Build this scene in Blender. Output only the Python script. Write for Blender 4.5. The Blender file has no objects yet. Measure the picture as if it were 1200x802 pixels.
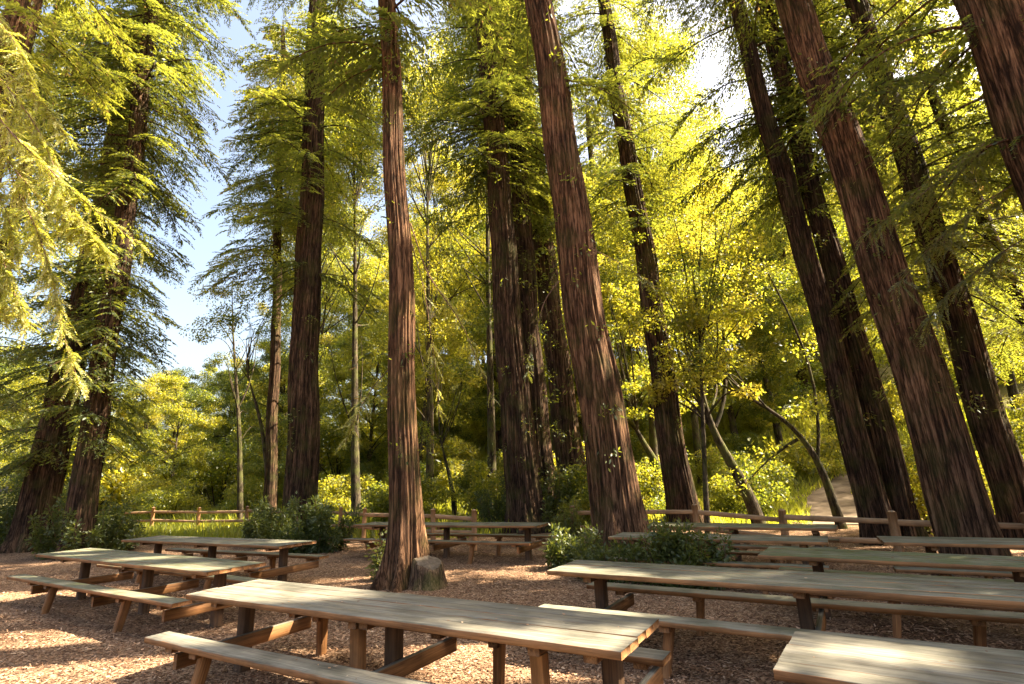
import bpy, math, random
import numpy as np
from math import radians as R, cos, sin, pi
from mathutils import Matrix, Vector

rng = np.random.default_rng(11)
random.seed(11)
S = bpy.context.scene
COL = S.collection

# ------------------------------------------------------------------ camera
CH, CP, CR, CF = 1.769, 0.25121, 0.03626, 617.8        # height, pitch, roll, focal length in 1200-px units
_cp, _sp, _cr, _sr = cos(CP), sin(CP), cos(CR), sin(CR)
Zv = np.array([0, -_sp, _cp]); Xv = np.array([1.0, 0, 0]); Fv = np.array([0, _cp, _sp])
RIGHT = _cr * Xv - _sr * Zv; UP = _sr * Xv + _cr * Zv

def ray(px, py):
    a = (px - 600) / CF; b = (401 - py) / CF
    return Fv + a * RIGHT + b * UP
def at_z(px, py, z=0.0):
    d = ray(px, py); t = (z - CH) / d[2]; return np.array([d[0] * t, d[1] * t, z])
def at_y(px, py, y):
    d = ray(px, py); t = y / d[1]; return np.array([d[0] * t, y, CH + d[2] * t])

cam_d = bpy.data.cameras.new('camera'); cam = bpy.data.objects.new('camera', cam_d); COL.objects.link(cam)
cam_d.sensor_width = 36; cam_d.lens = CF / 1200 * 36; cam_d.clip_start = 0.05; cam_d.clip_end = 1500
M = Matrix(((RIGHT[0], UP[0], -Fv[0], 0), (RIGHT[1], UP[1], -Fv[1], 0), (RIGHT[2], UP[2], -Fv[2], CH), (0, 0, 0, 1)))
cam.matrix_world = M
S.camera = cam

# ------------------------------------------------------------------ light
SUN_AZ, SUN_EL = R(86), R(50)              # azimuth from +Y towards +X
SUN = np.array([sin(SUN_AZ) * cos(SUN_EL), cos(SUN_AZ) * cos(SUN_EL), sin(SUN_EL)])
ld = bpy.data.lights.new('sun', 'SUN'); ld.energy = 5.0; ld.angle = R(0.53); ld.color = (1.0, 0.90, 0.74)
lo = bpy.data.objects.new('sun', ld); COL.objects.link(lo)
lo.rotation_euler = Vector(SUN).to_track_quat('Z', 'Y').to_euler(); lo.location = (30, 0, 40)
W = bpy.data.worlds.new('World'); S.world = W; W.use_nodes = True
nt = W.node_tree
bg = nt.nodes['Background']
sky = nt.nodes.new('ShaderNodeTexSky'); sky.sky_type = 'NISHITA'; sky.sun_disc = False
sky.sun_elevation = SUN_EL; sky.sun_rotation = SUN_AZ; sky.air_density = 1.0; sky.dust_density = 6.0; sky.ozone_density = 1.0
nt.links.new(sky.outputs[0], bg.inputs[0]); bg.inputs[1].default_value = 0.085
S.view_settings.view_transform = 'Standard'; S.view_settings.look = 'None'
S.view_settings.exposure = 2.7; S.view_settings.gamma = 1
S.view_settings.use_white_balance = True; S.view_settings.white_balance_temperature = 7200; S.view_settings.white_balance_tint = 10
S.render.engine = 'CYCLES'
cy = S.cycles
cy.max_bounces = 8; cy.diffuse_bounces = 5; cy.glossy_bounces = 2; cy.transmission_bounces = 5; cy.transparent_max_bounces = 4
cy.caustics_reflective = False; cy.caustics_refractive = False; cy.sample_clamp_indirect = 8
cy.use_denoising = True
try:
    cy.denoiser = 'OPENIMAGEDENOISE'; cy.denoising_input_passes = 'RGB_ALBEDO_NORMAL'
except Exception: pass

# ------------------------------------------------------------------ materials
def new_mat(name):
    m = bpy.data.materials.new(name); m.use_nodes = True
    n = m.node_tree.nodes; n.clear()
    out = n.new('ShaderNodeOutputMaterial')
    return m, m.node_tree, n, m.node_tree.links, out

def ramp(n, stops, interp='LINEAR'):
    r = n.new('ShaderNodeValToRGB'); cr = r.color_ramp; cr.interpolation = interp
    while len(cr.elements) < len(stops): cr.elements.new(0.5)
    for e, (p, c) in zip(cr.elements, stops):
        e.position = p; e.color = (*c, 1)
    return r

def math_node(n, l, op, a, b=None, c=None, clamp=False):
    m = n.new('ShaderNodeMath'); m.operation = op; m.use_clamp = clamp
    for i, v in enumerate((a, b, c)):
        if v is None: continue
        if isinstance(v, (int, float)): m.inputs[i].default_value = v
        else: l.new(v, m.inputs[i])
    return m.outputs[0]

def mixcol(n, l, fac, a, b, mode='MIX'):
    m = n.new('ShaderNodeMix'); m.data_type = 'RGBA'; m.blend_type = mode
    for sock, v in ((m.inputs[0], fac), (m.inputs[6], a), (m.inputs[7], b)):
        if isinstance(v, (int, float)): sock.default_value = v
        elif isinstance(v, tuple): sock.default_value = (*v, 1)
        else: l.new(v, sock)
    return m.outputs[2]

def noise(n, l, vec, scale, detail=4, rough=0.55, dist=0.0):
    t = n.new('ShaderNodeTexNoise'); t.inputs['Scale'].default_value = scale
    t.inputs['Detail'].default_value = detail; t.inputs['Roughness'].default_value = rough
    t.inputs['Distortion'].default_value = dist
    if vec is not None: l.new(vec, t.inputs['Vector'])
    return t

def mapping(n, l, vec, scale=(1, 1, 1), loc=None):
    mp = n.new('ShaderNodeMapping'); mp.inputs['Scale'].default_value = scale
    l.new(vec, mp.inputs['Vector'])
    if loc is not None: l.new(loc, mp.inputs['Location'])
    return mp.outputs[0]

def leaf_mat(name, stops, trans, tw=0.5, gloss=0.05, vary=0.0):
    """stops: leaf colours from the per-leaf tint; trans: tint of transmitted light per stop"""
    m, t, n, l, out = new_mat(name)
    at = n.new('ShaderNodeAttribute'); at.attribute_name = 'tint'
    oi = n.new('ShaderNodeObjectInfo')
    tv = math_node(n, l, 'ADD', at.outputs['Fac'], math_node(n, l, 'MULTIPLY_ADD', oi.outputs['Random'], vary, -.5 * vary))
    r = ramp(n, stops); l.new(tv, r.inputs[0])
    r2 = ramp(n, trans); l.new(tv, r2.inputs[0])
    d = n.new('ShaderNodeBsdfDiffuse'); l.new(r.outputs[0], d.inputs[0])
    tr = n.new('ShaderNodeBsdfTranslucent'); l.new(r2.outputs[0], tr.inputs[0])
    mx = n.new('ShaderNodeMixShader'); mx.inputs[0].default_value = tw
    l.new(d.outputs[0], mx.inputs[1]); l.new(tr.outputs[0], mx.inputs[2])
    g = n.new('ShaderNodeBsdfGlossy'); g.inputs['Roughness'].default_value = 0.45; g.inputs[0].default_value = (0.8, 0.85, 0.8, 1)
    mx2 = n.new('ShaderNodeMixShader'); mx2.inputs[0].default_value = gloss
    l.new(mx.outputs[0], mx2.inputs[1]); l.new(g.outputs[0], mx2.inputs[2]); l.new(mx2.outputs[0], out.inputs[0])
    return m

M_red = leaf_mat('redwood_foliage',
    [(0.0, (0.024, 0.042, 0.014)), (0.5, (0.05, 0.075, 0.016)), (0.85, (0.10, 0.12, 0.02)), (1.0, (0.16, 0.11, 0.04))],
    [(0.0, (0.15, 0.19, 0.025)), (0.5, (0.34, 0.35, 0.035)), (0.85, (0.48, 0.46, 0.05)), (1.0, (0.40, 0.24, 0.07))], 0.55)
M_broad = leaf_mat('broadleaf_foliage',
    [(0.0, (0.04, 0.065, 0.012)), (0.5, (0.09, 0.115, 0.018)), (1.0, (0.16, 0.155, 0.024))],
    [(0.0, (0.15, 0.20, 0.02)), (0.5, (0.48, 0.475, 0.035)), (1.0, (0.78, 0.66, 0.07))], 0.62, 0.04, 0.55)
M_shrub = leaf_mat('shrub_foliage',
    [(0.0, (0.026, 0.040, 0.012)), (0.6, (0.05, 0.07, 0.017)), (1.0, (0.11, 0.125, 0.028))],
    [(0.0, (0.09, 0.12, 0.02)), (0.6, (0.2, 0.23, 0.03)), (1.0, (0.36, 0.36, 0.05))], 0.4, 0.04)
M_spray = leaf_mat('fresh_redwood_foliage',  # brightened redwood foliage: strong sunlight is put into the leaf colour
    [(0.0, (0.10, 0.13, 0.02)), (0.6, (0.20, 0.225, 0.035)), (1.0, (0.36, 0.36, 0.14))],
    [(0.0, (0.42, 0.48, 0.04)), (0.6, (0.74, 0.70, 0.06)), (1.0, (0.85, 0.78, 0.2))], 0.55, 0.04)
M_grass = leaf_mat('meadow_grass',
    [(0.0, (0.08, 0.11, 0.014)), (0.6, (0.12, 0.145, 0.02)), (1.0, (0.2, 0.19, 0.04))],
    [(0.0, (0.38, 0.43, 0.03)), (0.6, (0.62, 0.62, 0.05)), (1.0, (0.75, 0.66, 0.10))], 0.6)

def bark_mat(name, dark, mid, light, sx=9.0, sz=0.55, bump=1.0, moss=0.0, dist=0.03):
    m, t, n, l, out = new_mat(name)
    tc = n.new('ShaderNodeTexCoord'); oi = n.new('ShaderNodeObjectInfo')
    off = math_node(n, l, 'MULTIPLY', oi.outputs['Random'], 50.0)
    v = mapping(n, l, tc.outputs['Object'], (sx, sx, sz), off)
    a = noise(n, l, v, 1.0, 6, 0.62, 0.6)
    v2 = mapping(n, l, tc.outputs['Object'], (sx * 3.6, sx * 3.6, sz * 5), off)
    b = noise(n, l, v2, 1.0, 5, 0.6, 0.3)
    ad = math_node(n, l, 'MULTIPLY_ADD', b.outputs['Fac'], 0.45, math_node(n, l, 'MULTIPLY', a.outputs['Fac'], 0.65))
    wob = n.new('ShaderNodeVectorMath'); wob.operation = 'MULTIPLY_ADD'; l.new(b.outputs['Color'], wob.inputs[0]); wob.inputs[1].default_value = (.8, .8, .8); l.new(mapping(n, l, tc.outputs['Object'], (sx * 1.25, sx * 1.25, sz * .95), off), wob.inputs[2])
    vo = n.new('ShaderNodeTexVoronoi'); vo.feature = 'DISTANCE_TO_EDGE'; vo.inputs['Scale'].default_value = 1.0; l.new(wob.outputs[0], vo.inputs['Vector'])
    fur = ramp(n, [(0.0, (0, 0, 0)), (0.16, (1, 1, 1))]); l.new(vo.outputs['Distance'], fur.inputs[0])
    ad = math_node(n, l, 'MULTIPLY_ADD', math_node(n, l, 'SUBTRACT', fur.outputs[0], 0.75), 0.14, ad)
    r = ramp(n, [(0.43, dark), (0.55, mid), (0.70, light)]); l.new(ad, r.inputs[0])  # dark end paints crevice shade into the furrow colour
    big = noise(n, l, tc.outputs['Object'], 0.7, 3)
    rb = ramp(n, [(0.35, (0.75, 0.72, 0.72)), (0.7, (1.25, 1.18, 1.05))]); l.new(big.outputs['Fac'], rb.inputs[0])
    col = mixcol(n, l, 1.0, r.outputs[0], rb.outputs[0], 'MULTIPLY')
    if moss:
        mo = noise(n, l, tc.outputs['Object'], 1.6, 5)
        rm = ramp(n, [(0.48, (0, 0, 0)), (0.62, (1, 1, 1))]); l.new(mo.outputs['Fac'], rm.inputs[0])
        f = math_node(n, l, 'MULTIPLY', rm.outputs[0], moss)
        col = mixcol(n, l, f, col, (0.075, 0.085, 0.02))
    p = n.new('ShaderNodeBsdfPrincipled'); p.inputs['Roughness'].default_value = 0.95
    p.inputs['Specular IOR Level'].default_value = 0.15
    l.new(col, p.inputs['Base Color'])
    bp = n.new('ShaderNodeBump'); bp.inputs['Strength'].default_value = bump; bp.inputs['Distance'].default_value = dist
    l.new(ad, bp.inputs['Height']); l.new(bp.outputs[0], p.inputs['Normal'])
    l.new(p.outputs[0], out.inputs[0])
    return m
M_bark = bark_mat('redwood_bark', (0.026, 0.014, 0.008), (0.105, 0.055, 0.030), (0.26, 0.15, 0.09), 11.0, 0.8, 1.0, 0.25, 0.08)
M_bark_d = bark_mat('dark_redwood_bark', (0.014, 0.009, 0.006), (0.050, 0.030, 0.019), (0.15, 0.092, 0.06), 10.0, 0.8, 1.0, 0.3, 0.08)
M_bark2 = bark_mat('mossy_grey_bark', (0.018, 0.015, 0.010), (0.055, 0.044, 0.029), (0.12, 0.10, 0.07), 7, 1.6, 0.8, 0.7)
M_twig = bark_mat('twig_bark', (0.06, 0.035, 0.022), (0.16, 0.10, 0.065), (0.28, 0.19, 0.13), 20, 4, 0.3)

def wood_mat(name, grey_d, grey_l, brown_d, brown_l):
    """timber: grain runs along local X; upward faces weathered to grey, other faces keep the brown stain"""
    m, t, n, l, out = new_mat(name)
    tc = n.new('ShaderNodeTexCoord'); oi = n.new('ShaderNodeObjectInfo'); geo = n.new('ShaderNodeNewGeometry')
    off = math_node(n, l, 'MULTIPLY', oi.outputs['Random'], 37.0)
    at = n.new('ShaderNodeAttribute'); at.attribute_name = 'tint'
    off2 = math_node(n, l, 'MULTIPLY_ADD', at.outputs['Fac'], 60.0, off)
    gr = n.new('ShaderNodeAttribute'); gr.attribute_name = 'grain'
    v = mapping(n, l, gr.outputs['Vector'], (1.3, 34, 34), off2)
    a = noise(n, l, v, 1.0, 6, 0.6, 0.8)
    v2 = mapping(n, l, gr.outputs['Vector'], (5, 120, 120), off2)
    b = noise(n, l, v2, 1.0, 3, 0.5)
    s = math_node(n, l, 'MULTIPLY_ADD', b.outputs['Fac'], 0.35, math_node(n, l, 'MULTIPLY', a.outputs['Fac'], 0.7))
    r1 = ramp(n, [(0.36, grey_d), (0.52, tuple((x + y) / 2 for x, y in zip(grey_d, grey_l))), (0.68, grey_l)]); l.new(s, r1.inputs[0])
    r2 = ramp(n, [(0.36, brown_d), (0.66, brown_l)]); l.new(s, r2.inputs[0])
    sep = n.new('ShaderNodeSeparateXYZ'); l.new(geo.outputs['True Normal'], sep.inputs[0])
    up = ramp(n, [(0.55, (0, 0, 0)), (0.85, (1, 1, 1))]); l.new(sep.outputs['Z'], up.inputs[0])
    col = mixcol(n, l, up.outputs[0], r2.outputs[0], r1.outputs[0])
    pl = math_node(n, l, 'MULTIPLY_ADD', at.outputs['Fac'], 0.5, 0.75)
    col = mixcol(n, l, 1.0, col, pl, 'MULTIPLY')
    st = noise(n, l, tc.outputs['Object'], 2.3, 5)
    rs = ramp(n, [(0.3, (0.50, 0.51, 0.48)), (0.5, (0.92, 0.92, 0.90)), (0.75, (1.18, 1.15, 1.08))]); l.new(st.outputs['Fac'], rs.inputs[0])
    col = mixcol(n, l, 1.0, col, rs.outputs[0], 'MULTIPLY')
    mo = n.new('ShaderNodeAttribute'); mo.attribute_type = 'OBJECT'; mo.attribute_name = 'moss'
    mn = noise(n, l, tc.outputs['Object'], 3.5, 6, 0.65)
    rm = ramp(n, [(0.28, (0, 0, 0)), (0.58, (1, 1, 1))]); l.new(mn.outputs['Fac'], rm.inputs[0])
    f = math_node(n, l, 'MULTIPLY', math_node(n, l, 'MULTIPLY', rm.outputs[0], mo.outputs['Fac']), up.outputs[0])
    col = mixcol(n, l, f, col, (0.075, 0.098, 0.026))
    p = n.new('ShaderNodeBsdfPrincipled'); p.inputs['Roughness'].default_value = 0.72
    p.inputs['Specular IOR Level'].default_value = 0.3
    l.new(col, p.inputs['Base Color'])
    bp = n.new('ShaderNodeBump'); bp.inputs['Strength'].default_value = 0.55; bp.inputs['Distance'].default_value = 0.006
    l.new(s, bp.inputs['Height']); l.new(bp.outputs[0], p.inputs['Normal']); l.new(p.outputs[0], out.inputs[0])
    return m
M_wood = wood_mat('weathered_timber', (0.075, 0.070, 0.056), (0.24, 0.222, 0.18), (0.11, 0.046, 0.017), (0.33, 0.155, 0.06))
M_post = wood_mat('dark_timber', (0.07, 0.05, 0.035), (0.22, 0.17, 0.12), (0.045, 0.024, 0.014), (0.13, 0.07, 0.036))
M_fence = wood_mat('fence_timber', (0.18, 0.125, 0.085), (0.40, 0.30, 0.21), (0.24, 0.115, 0.05), (0.50, 0.27, 0.13))

def ground_mat():
    m, t, n, l, out = new_mat('woodchip_ground')
    tc = n.new('ShaderNodeTexCoord'); v = tc.outputs['Object']
    vo = n.new('ShaderNodeTexVoronoi'); vo.inputs['Scale'].default_value = 42; vo.inputs['Randomness'].default_value = 1
    vd = noise(n, l, v, 9, 3); 
    wv = n.new('ShaderNodeVectorMath'); wv.operation = 'ADD'; l.new(v, wv.inputs[0]); 
    sc = n.new('ShaderNodeVectorMath'); sc.operation = 'SCALE'; sc.inputs['Scale'].default_value = 0.06
    l.new(vd.outputs['Color'], sc.inputs[0]); l.new(sc.outputs[0], wv.inputs[1]); l.new(wv.outputs[0], vo.inputs['Vector'])
    vs = n.new('ShaderNodeSeparateColor'); l.new(vo.outputs['Color'], vs.inputs[0])
    r = ramp(n, [(0.0, (0.06, 0.033, 0.021)), (0.35, (0.20, 0.112, 0.066)), (0.7, (0.36, 0.225, 0.138)), (1.0, (0.50, 0.355, 0.24))])
    l.new(vs.outputs[0], r.inputs[0])
    fine = noise(n, l, v, 90, 4); rf = ramp(n, [(0.3, (0.6, 0.6, 0.6)), (0.7, (1.3, 1.3, 1.3))]); l.new(fine.outputs['Fac'], rf.inputs[0])
    col = mixcol(n, l, 1.0, r.outputs[0], rf.outputs[0], 'MULTIPLY')
    big = noise(n, l, v, 0.55, 5, 0.6); rb = ramp(n, [(0.32, (0.42, 0.38, 0.36)), (0.5, (0.95, 0.95, 0.95)), (0.68, (1.2, 1.15, 1.08))]); l.new(big.outputs['Fac'], rb.inputs[0])
    col = mixcol(n, l, 1.0, col, rb.outputs[0], 'MULTIPLY')
    at = n.new('ShaderNodeAttribute'); at.attribute_name = 'green'
    gn = noise(n, l, v, 2.2, 5); rg = ramp(n, [(0.3, (0.035, 0.05, 0.012)), (0.7, (0.10, 0.11, 0.025))]); l.new(gn.outputs['Fac'], rg.inputs[0])
    col = mixcol(n, l, at.outputs['Fac'], col, rg.outputs[0])
    p = n.new('ShaderNodeBsdfPrincipled'); p.inputs['Roughness'].default_value = 0.95; p.inputs['Specular IOR Level'].default_value = 0.1
    l.new(col, p.inputs['Base Color'])
    bp = n.new('ShaderNodeBump'); bp.inputs['Strength'].default_value = 0.8; bp.inputs['Distance'].default_value = 0.03
    h = math_node(n, l, 'ADD', vo.outputs['Distance'], fine.outputs['Fac'])
    l.new(h, bp.inputs['Height']); l.new(bp.outputs[0], p.inputs['Normal']); l.new(p.outputs[0], out.inputs[0])
    return m
M_ground = ground_mat()

def simple_noise_mat(name, stops, scale, rough=0.95, attr=None, bump=0.4):
    m, t, n, l, out = new_mat(name)
    tc = n.new('ShaderNodeTexCoord')
    a = noise(n, l, tc.outputs['Object'], scale, 6, 0.6)
    r = ramp(n, stops)
    if attr:
        at = n.new('ShaderNodeAttribute'); at.attribute_name = attr; l.new(at.outputs['Fac'], r.inputs[0])
    else: l.new(a.outputs['Fac'], r.inputs[0])
    p = n.new('ShaderNodeBsdfPrincipled'); p.inputs['Roughness'].default_value = rough; p.inputs['Specular IOR Level'].default_value = 0.2
    l.new(r.outputs[0], p.inputs['Base Color'])
    bp = n.new('ShaderNodeBump'); bp.inputs['Strength'].default_value = bump; bp.inputs['Distance'].default_value = 0.02
    l.new(a.outputs['Fac'], bp.inputs['Height']); l.new(bp.outputs[0], p.inputs['Normal']); l.new(p.outputs[0], out.inputs[0])
    return m
M_chips = simple_noise_mat('wood_chips', [(0.0, (0.06, 0.032, 0.02)), (0.4, (0.25, 0.138, 0.080)), (0.75, (0.43, 0.27, 0.165)), (1.0, (0.58, 0.44, 0.31))], 30, attr='tint', bump=0.1)
M_path = simple_noise_mat('dirt_path', [(0.32, (0.06, 0.042, 0.027)), (0.52, (0.16, 0.12, 0.08)), (0.75, (0.30, 0.24, 0.17))], 1.3)

# ------------------------------------------------------------------ mesh helpers
def mesh_np(name, V, F, mat, tint=None, smooth=False, extra=None):
    V = np.ascontiguousarray(V, np.float32); F = np.ascontiguousarray(F, np.int32)
    me = bpy.data.meshes.new(name); nf, k = F.shape
    me.vertices.add(len(V)); me.vertices.foreach_set('co', V.ravel())
    me.loops.add(nf * k); me.loops.foreach_set('vertex_index', F.ravel())
    me.polygons.add(nf); me.polygons.foreach_set('loop_start', np.arange(nf, dtype=np.int32) * k)
    me.polygons.foreach_set('loop_total', np.full(nf, k, np.int32))
    if smooth: me.polygons.foreach_set('use_smooth', np.ones(nf, bool))
    me.update(calc_edges=True)
    if tint is not None:
        a = me.attributes.new('tint', 'FLOAT', 'POINT'); a.data.foreach_set('value', np.ascontiguousarray(tint, np.float32))
    if extra:
        for nm, arr in extra.items():
            arr = np.ascontiguousarray(arr, np.float32)
            if arr.ndim == 2:
                a = me.attributes.new(nm, 'FLOAT_VECTOR', 'POINT'); a.data.foreach_set('vector', arr.ravel())
            else:
                a = me.attributes.new(nm, 'FLOAT', 'POINT'); a.data.foreach_set('value', arr)
    me.materials.append(mat)
    return me

def link(name, me, parent=None, loc=(0, 0, 0)):
    o = bpy.data.objects.new(name, me); COL.objects.link(o); o.location = loc
    if parent is not None: o.parent = parent
    return o
def tag(o, label, cat, group=None):
    o['label'] = label; o['category'] = cat
    if group: o['group'] = group
    return o
def thing(name, loc, label, cat, group=None, rz=0.0):
    o = bpy.data.objects.new(name, None); COL.objects.link(o); o.location = loc; o.rotation_euler = (0, 0, rz)
    o.empty_display_size = 0.3
    return tag(o, label, cat, group)

def nrm(a): return a / (np.linalg.norm(a, axis=-1, keepdims=True) + 1e-9)

def leaves(P, D, N, ln, wd, tint, fold=0.0):
    """diamond leaves: base point P, direction D, normal-ish N, length ln, width wd"""
    D = nrm(D); Sd = nrm(np.cross(D, N)); n = len(P)
    ln = np.asarray(ln).reshape(-1, 1) * np.ones((n, 1)); wd = np.asarray(wd).reshape(-1, 1) * np.ones((n, 1))
    Nn = np.cross(Sd, D)
    mid = P + D * ln * 0.42
    V = np.stack([P, mid + Sd * wd * .5 - Nn * wd * fold, P + D * ln - Nn * ln * 0.08, mid - Sd * wd * .5 - Nn * wd * fold], 1).reshape(-1, 3)
    F = np.arange(4 * n, dtype=np.int32).reshape(-1, 4)
    return V, F, np.repeat(tint, 4)

def tube(pts, rad, k=6, cap=True):
    """swept tube through pts (n,3) with radii rad"""
    pts = np.asarray(pts, float); rad = np.asarray(rad, float); n = len(pts)
    T = np.gradient(pts, axis=0); T = nrm(T)
    ref = np.array([0, 0, 1.0]) if abs(T[0, 2]) < 0.9 else np.array([1.0, 0, 0])
    U = nrm(np.cross(T, ref)); Wv = np.cross(T, U)
    a = np.linspace(0, 2 * pi, k, endpoint=False)
    V = pts[:, None, :] + rad[:, None, None] * (np.cos(a)[None, :, None] * U[:, None, :] + np.sin(a)[None, :, None] * Wv[:, None, :])
    i = np.arange(n - 1)[:, None] * k; j = np.arange(k)[None, :]; j2 = (j + 1) % k
    F = np.stack([i + j, i + j2, i + k + j2, i + k + j], -1).reshape(-1, 4)
    return V.reshape(-1, 3), F

class Acc:
    def __init__(s): s.V = []; s.F = []; s.T = []; s.G = []; s.n = 0
    def add(s, V, F, t=None, g=None):
        s.V.append(V); s.F.append(np.asarray(F) + s.n); s.n += len(V)
        s.T.append(np.full(len(V), 0.5) if t is None else np.broadcast_to(t, (len(V),)))
        s.G.append(V if g is None else g)
    def mesh(s, name, mat, smooth=False):
        return mesh_np(name, np.concatenate(s.V), np.concatenate(s.F), mat, np.concatenate(s.T), smooth, {'grain': np.concatenate(s.G)})

# ------------------------------------------------------------------ ground
def smooth01(x): x = np.clip(x, 0, 1); return x * x * (3 - 2 * x)
def gz(x, y):
    x = np.asarray(x, float); y = np.asarray(y, float)
    z = -0.14 * smooth01((x - 2) / 5) * smooth01((y - 4) / 4)
    far = np.hypot(x, y)
    z = z + 0.035 * np.sin(x * .9 + 1.3) * np.sin(y * .7 + .4) * smooth01((far - 3) / 5)
    hill = smooth01((np.degrees(np.arctan2(x, np.maximum(y, .1))) + 27) / 22)
    z = z + 16.0 * smooth01((far - 22) / 55) * hill * (y > 0) + 2.0 * smooth01((far - 40) / 60)
    return z

def in_poly(pts, poly):
    x, y = pts[:, 0], pts[:, 1]; c = np.zeros(len(pts), bool); j = len(poly) - 1
    for i in range(len(poly)):
        xi, yi = poly[i]; xj, yj = poly[j]
        hit = ((yi > y) != (yj > y)) & (x < (xj - xi) * (y - yi) / (yj - yi + 1e-12) + xi)
        c ^= hit; j = i
    return c

# ------------------------------------------------------------------ canopy gaps cut into the crowns to throw chosen sun patches
_a1 = nrm(np.cross(SUN, [0, 0, 1.0])); _a2 = np.cross(SUN, _a1)
def sun_ab(P): P = np.asarray(P, float); return np.stack([P @ _a1, P @ _a2], -1)
GAPS = []
def gap(px_poly, z, part=1.0):
    w = np.array([at_z(x, y, z) for x, y in px_poly]); GAPS.append((sun_ab(w), float((w @ SUN).mean()), part))
def gap_pt(px_poly, y):
    w = np.array([at_y(a, b, y) for a, b in px_poly]); GAPS.append((sun_ab(w), float((w @ SUN).max()), 1.0))
def gap_box(c, r):
    c = np.array(c, float); ab = sun_ab(c[None])[0]
    an = np.linspace(0, 2 * pi, 12, endpoint=False)
    GAPS.append((np.stack([ab[0] + r * np.cos(an), ab[1] + r * np.sin(an)], -1), float(c @ SUN), 1.0))
T_ = 0.76; B_ = 0.46
gap([(235, 697), (290, 680), (400, 691), (500, 703), (420, 713), (330, 718), (280, 706)], T_, .45)
gap([(535, 736), (640, 733), (790, 728), (760, 790), (600, 775)], T_)
gap([(890, 800), (920, 742), (1060, 754), (1200, 770), (1200, 785), (1090, 775), (1060, 790), (1100, 830)], T_, .12)
gap([(645, 671), (690, 664), (760, 668), (740, 676)], T_)
gap([(790, 675), (860, 675), (935, 684), (920, 692)], T_)
gap([(1040, 690), (1110, 688), (1200, 693), (1200, 700), (1110, 699)], T_)
gap([(1060, 648), (1195, 650), (1195, 654), (1080, 653)], T_)
gap([(195, 628), (240, 629), (250, 633), (200, 633)], T_)
gap([(320, 632), (372, 634), (335, 641), (315, 639)], T_)
gap([(165, 752), (203, 734), (300, 756), (280, 775), (200, 766)], B_)
gap([(410, 790), (440, 778), (560, 806), (520, 830)], B_)
gap([(620, 705), (760, 715), (1000, 738), (960, 748), (760, 730)], B_)
gap([(-30, 742), (90, 752), (150, 765), (120, 790), (60, 830), (-80, 830)], 0)
gap([(-10, 690), (50, 695), (60, 702), (-10, 708)], 0)
gap([(330, 752), (390, 744), (420, 760), (380, 776)], 0)
gap([(430, 742), (540, 745), (650, 760), (760, 800), (700, 850), (520, 860), (470, 810)], 0)
gap([(-160, 690), (240, 695), (330, 752), (330, 830), (-200, 830)], 0, -.22)
gap([(400, 668), (660, 668), (680, 700), (380, 720), (280, 700)], 0, -.3)
gap([(535, 668), (600, 672), (650, 677), (640, 684), (560, 678)], 0)
gap([(700, 575), (740, 575), (760, 660), (735, 660)], 0)
gap_pt([(690, 380), (730, 380), (745, 500), (710, 500)], 12.1)
gap_pt([(470, 600), (492, 600), (500, 690), (470, 690)], 10.0)
gap_pt([(485, 650), (525, 650), (520, 670), (485, 670)], 10.0)
for c, r in (((-5.2, 5.6, 3.2), 1.1), ((-5.6, 5.6, 4.6), 1.3), ((-5.0, 5.5, 2.2), .9)): gap_box(c, r)
for a, b, yy, r in ((728, 580, 11.7, .35), (722, 500, 11.7, .4), (708, 420, 11.7, .35), (695, 340, 11.7, .4), (490, 620, 9.9, .3), (486, 500, 9.9, .25), (480, 360, 9.9, .3)): gap_box(at_y(a, b, yy), r)
for c, r in (((-15, 25, 0.5), 3.5), ((-10, 26, 0.5), 3.0), ((-19, 27, .5), 3.5), ((-13, 31, .5), 4), ((14, 28, .8), 3.0), ((18, 34, 1), 3), ((-8, 27, 2), 2.2), ((-3.5, 27, 2.5), 2.2), ((1.5, 26, 2.5), 2.2), ((6, 27, 3), 2.2), ((-6, 30, 7), 1.8), ((-1, 30, 8), 1.8), ((-11, 30, 7), 1.8)): gap_box(c, r)

def thin_for_gaps(P, jitter=0.07):
    """boolean keep-mask for leaf points: drops the leaves standing in a canopy gap"""
    ab = sun_ab(P) + rng.normal(0, jitter, (len(P), 2)); dep = P @ SUN
    keep = np.ones(len(P), bool)
    blot = np.sin(ab[:, 0] * 5.1 + 2 * np.sin(ab[:, 1] * 3.3)) * np.sin(ab[:, 1] * 4.7 + 1.5 * np.sin(ab[:, 0] * 2.9)) if len(P) else np.zeros(0)
    for poly, d, part in GAPS:
        lo_, hi_ = poly.min(0) - .1, poly.max(0) + .1
        c = keep & (dep > d + 1.2) & (ab[:, 0] > lo_[0]) & (ab[:, 0] < hi_[0]) & (ab[:, 1] > lo_[1]) & (ab[:, 1] < hi_[1])
        idx = np.nonzero(c)[0]
        if len(idx):
            idx = idx[in_poly(ab[idx], poly)]
            if part < 1: idx = idx[blot[idx] < part]
            keep[idx] = False
    return keep

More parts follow.
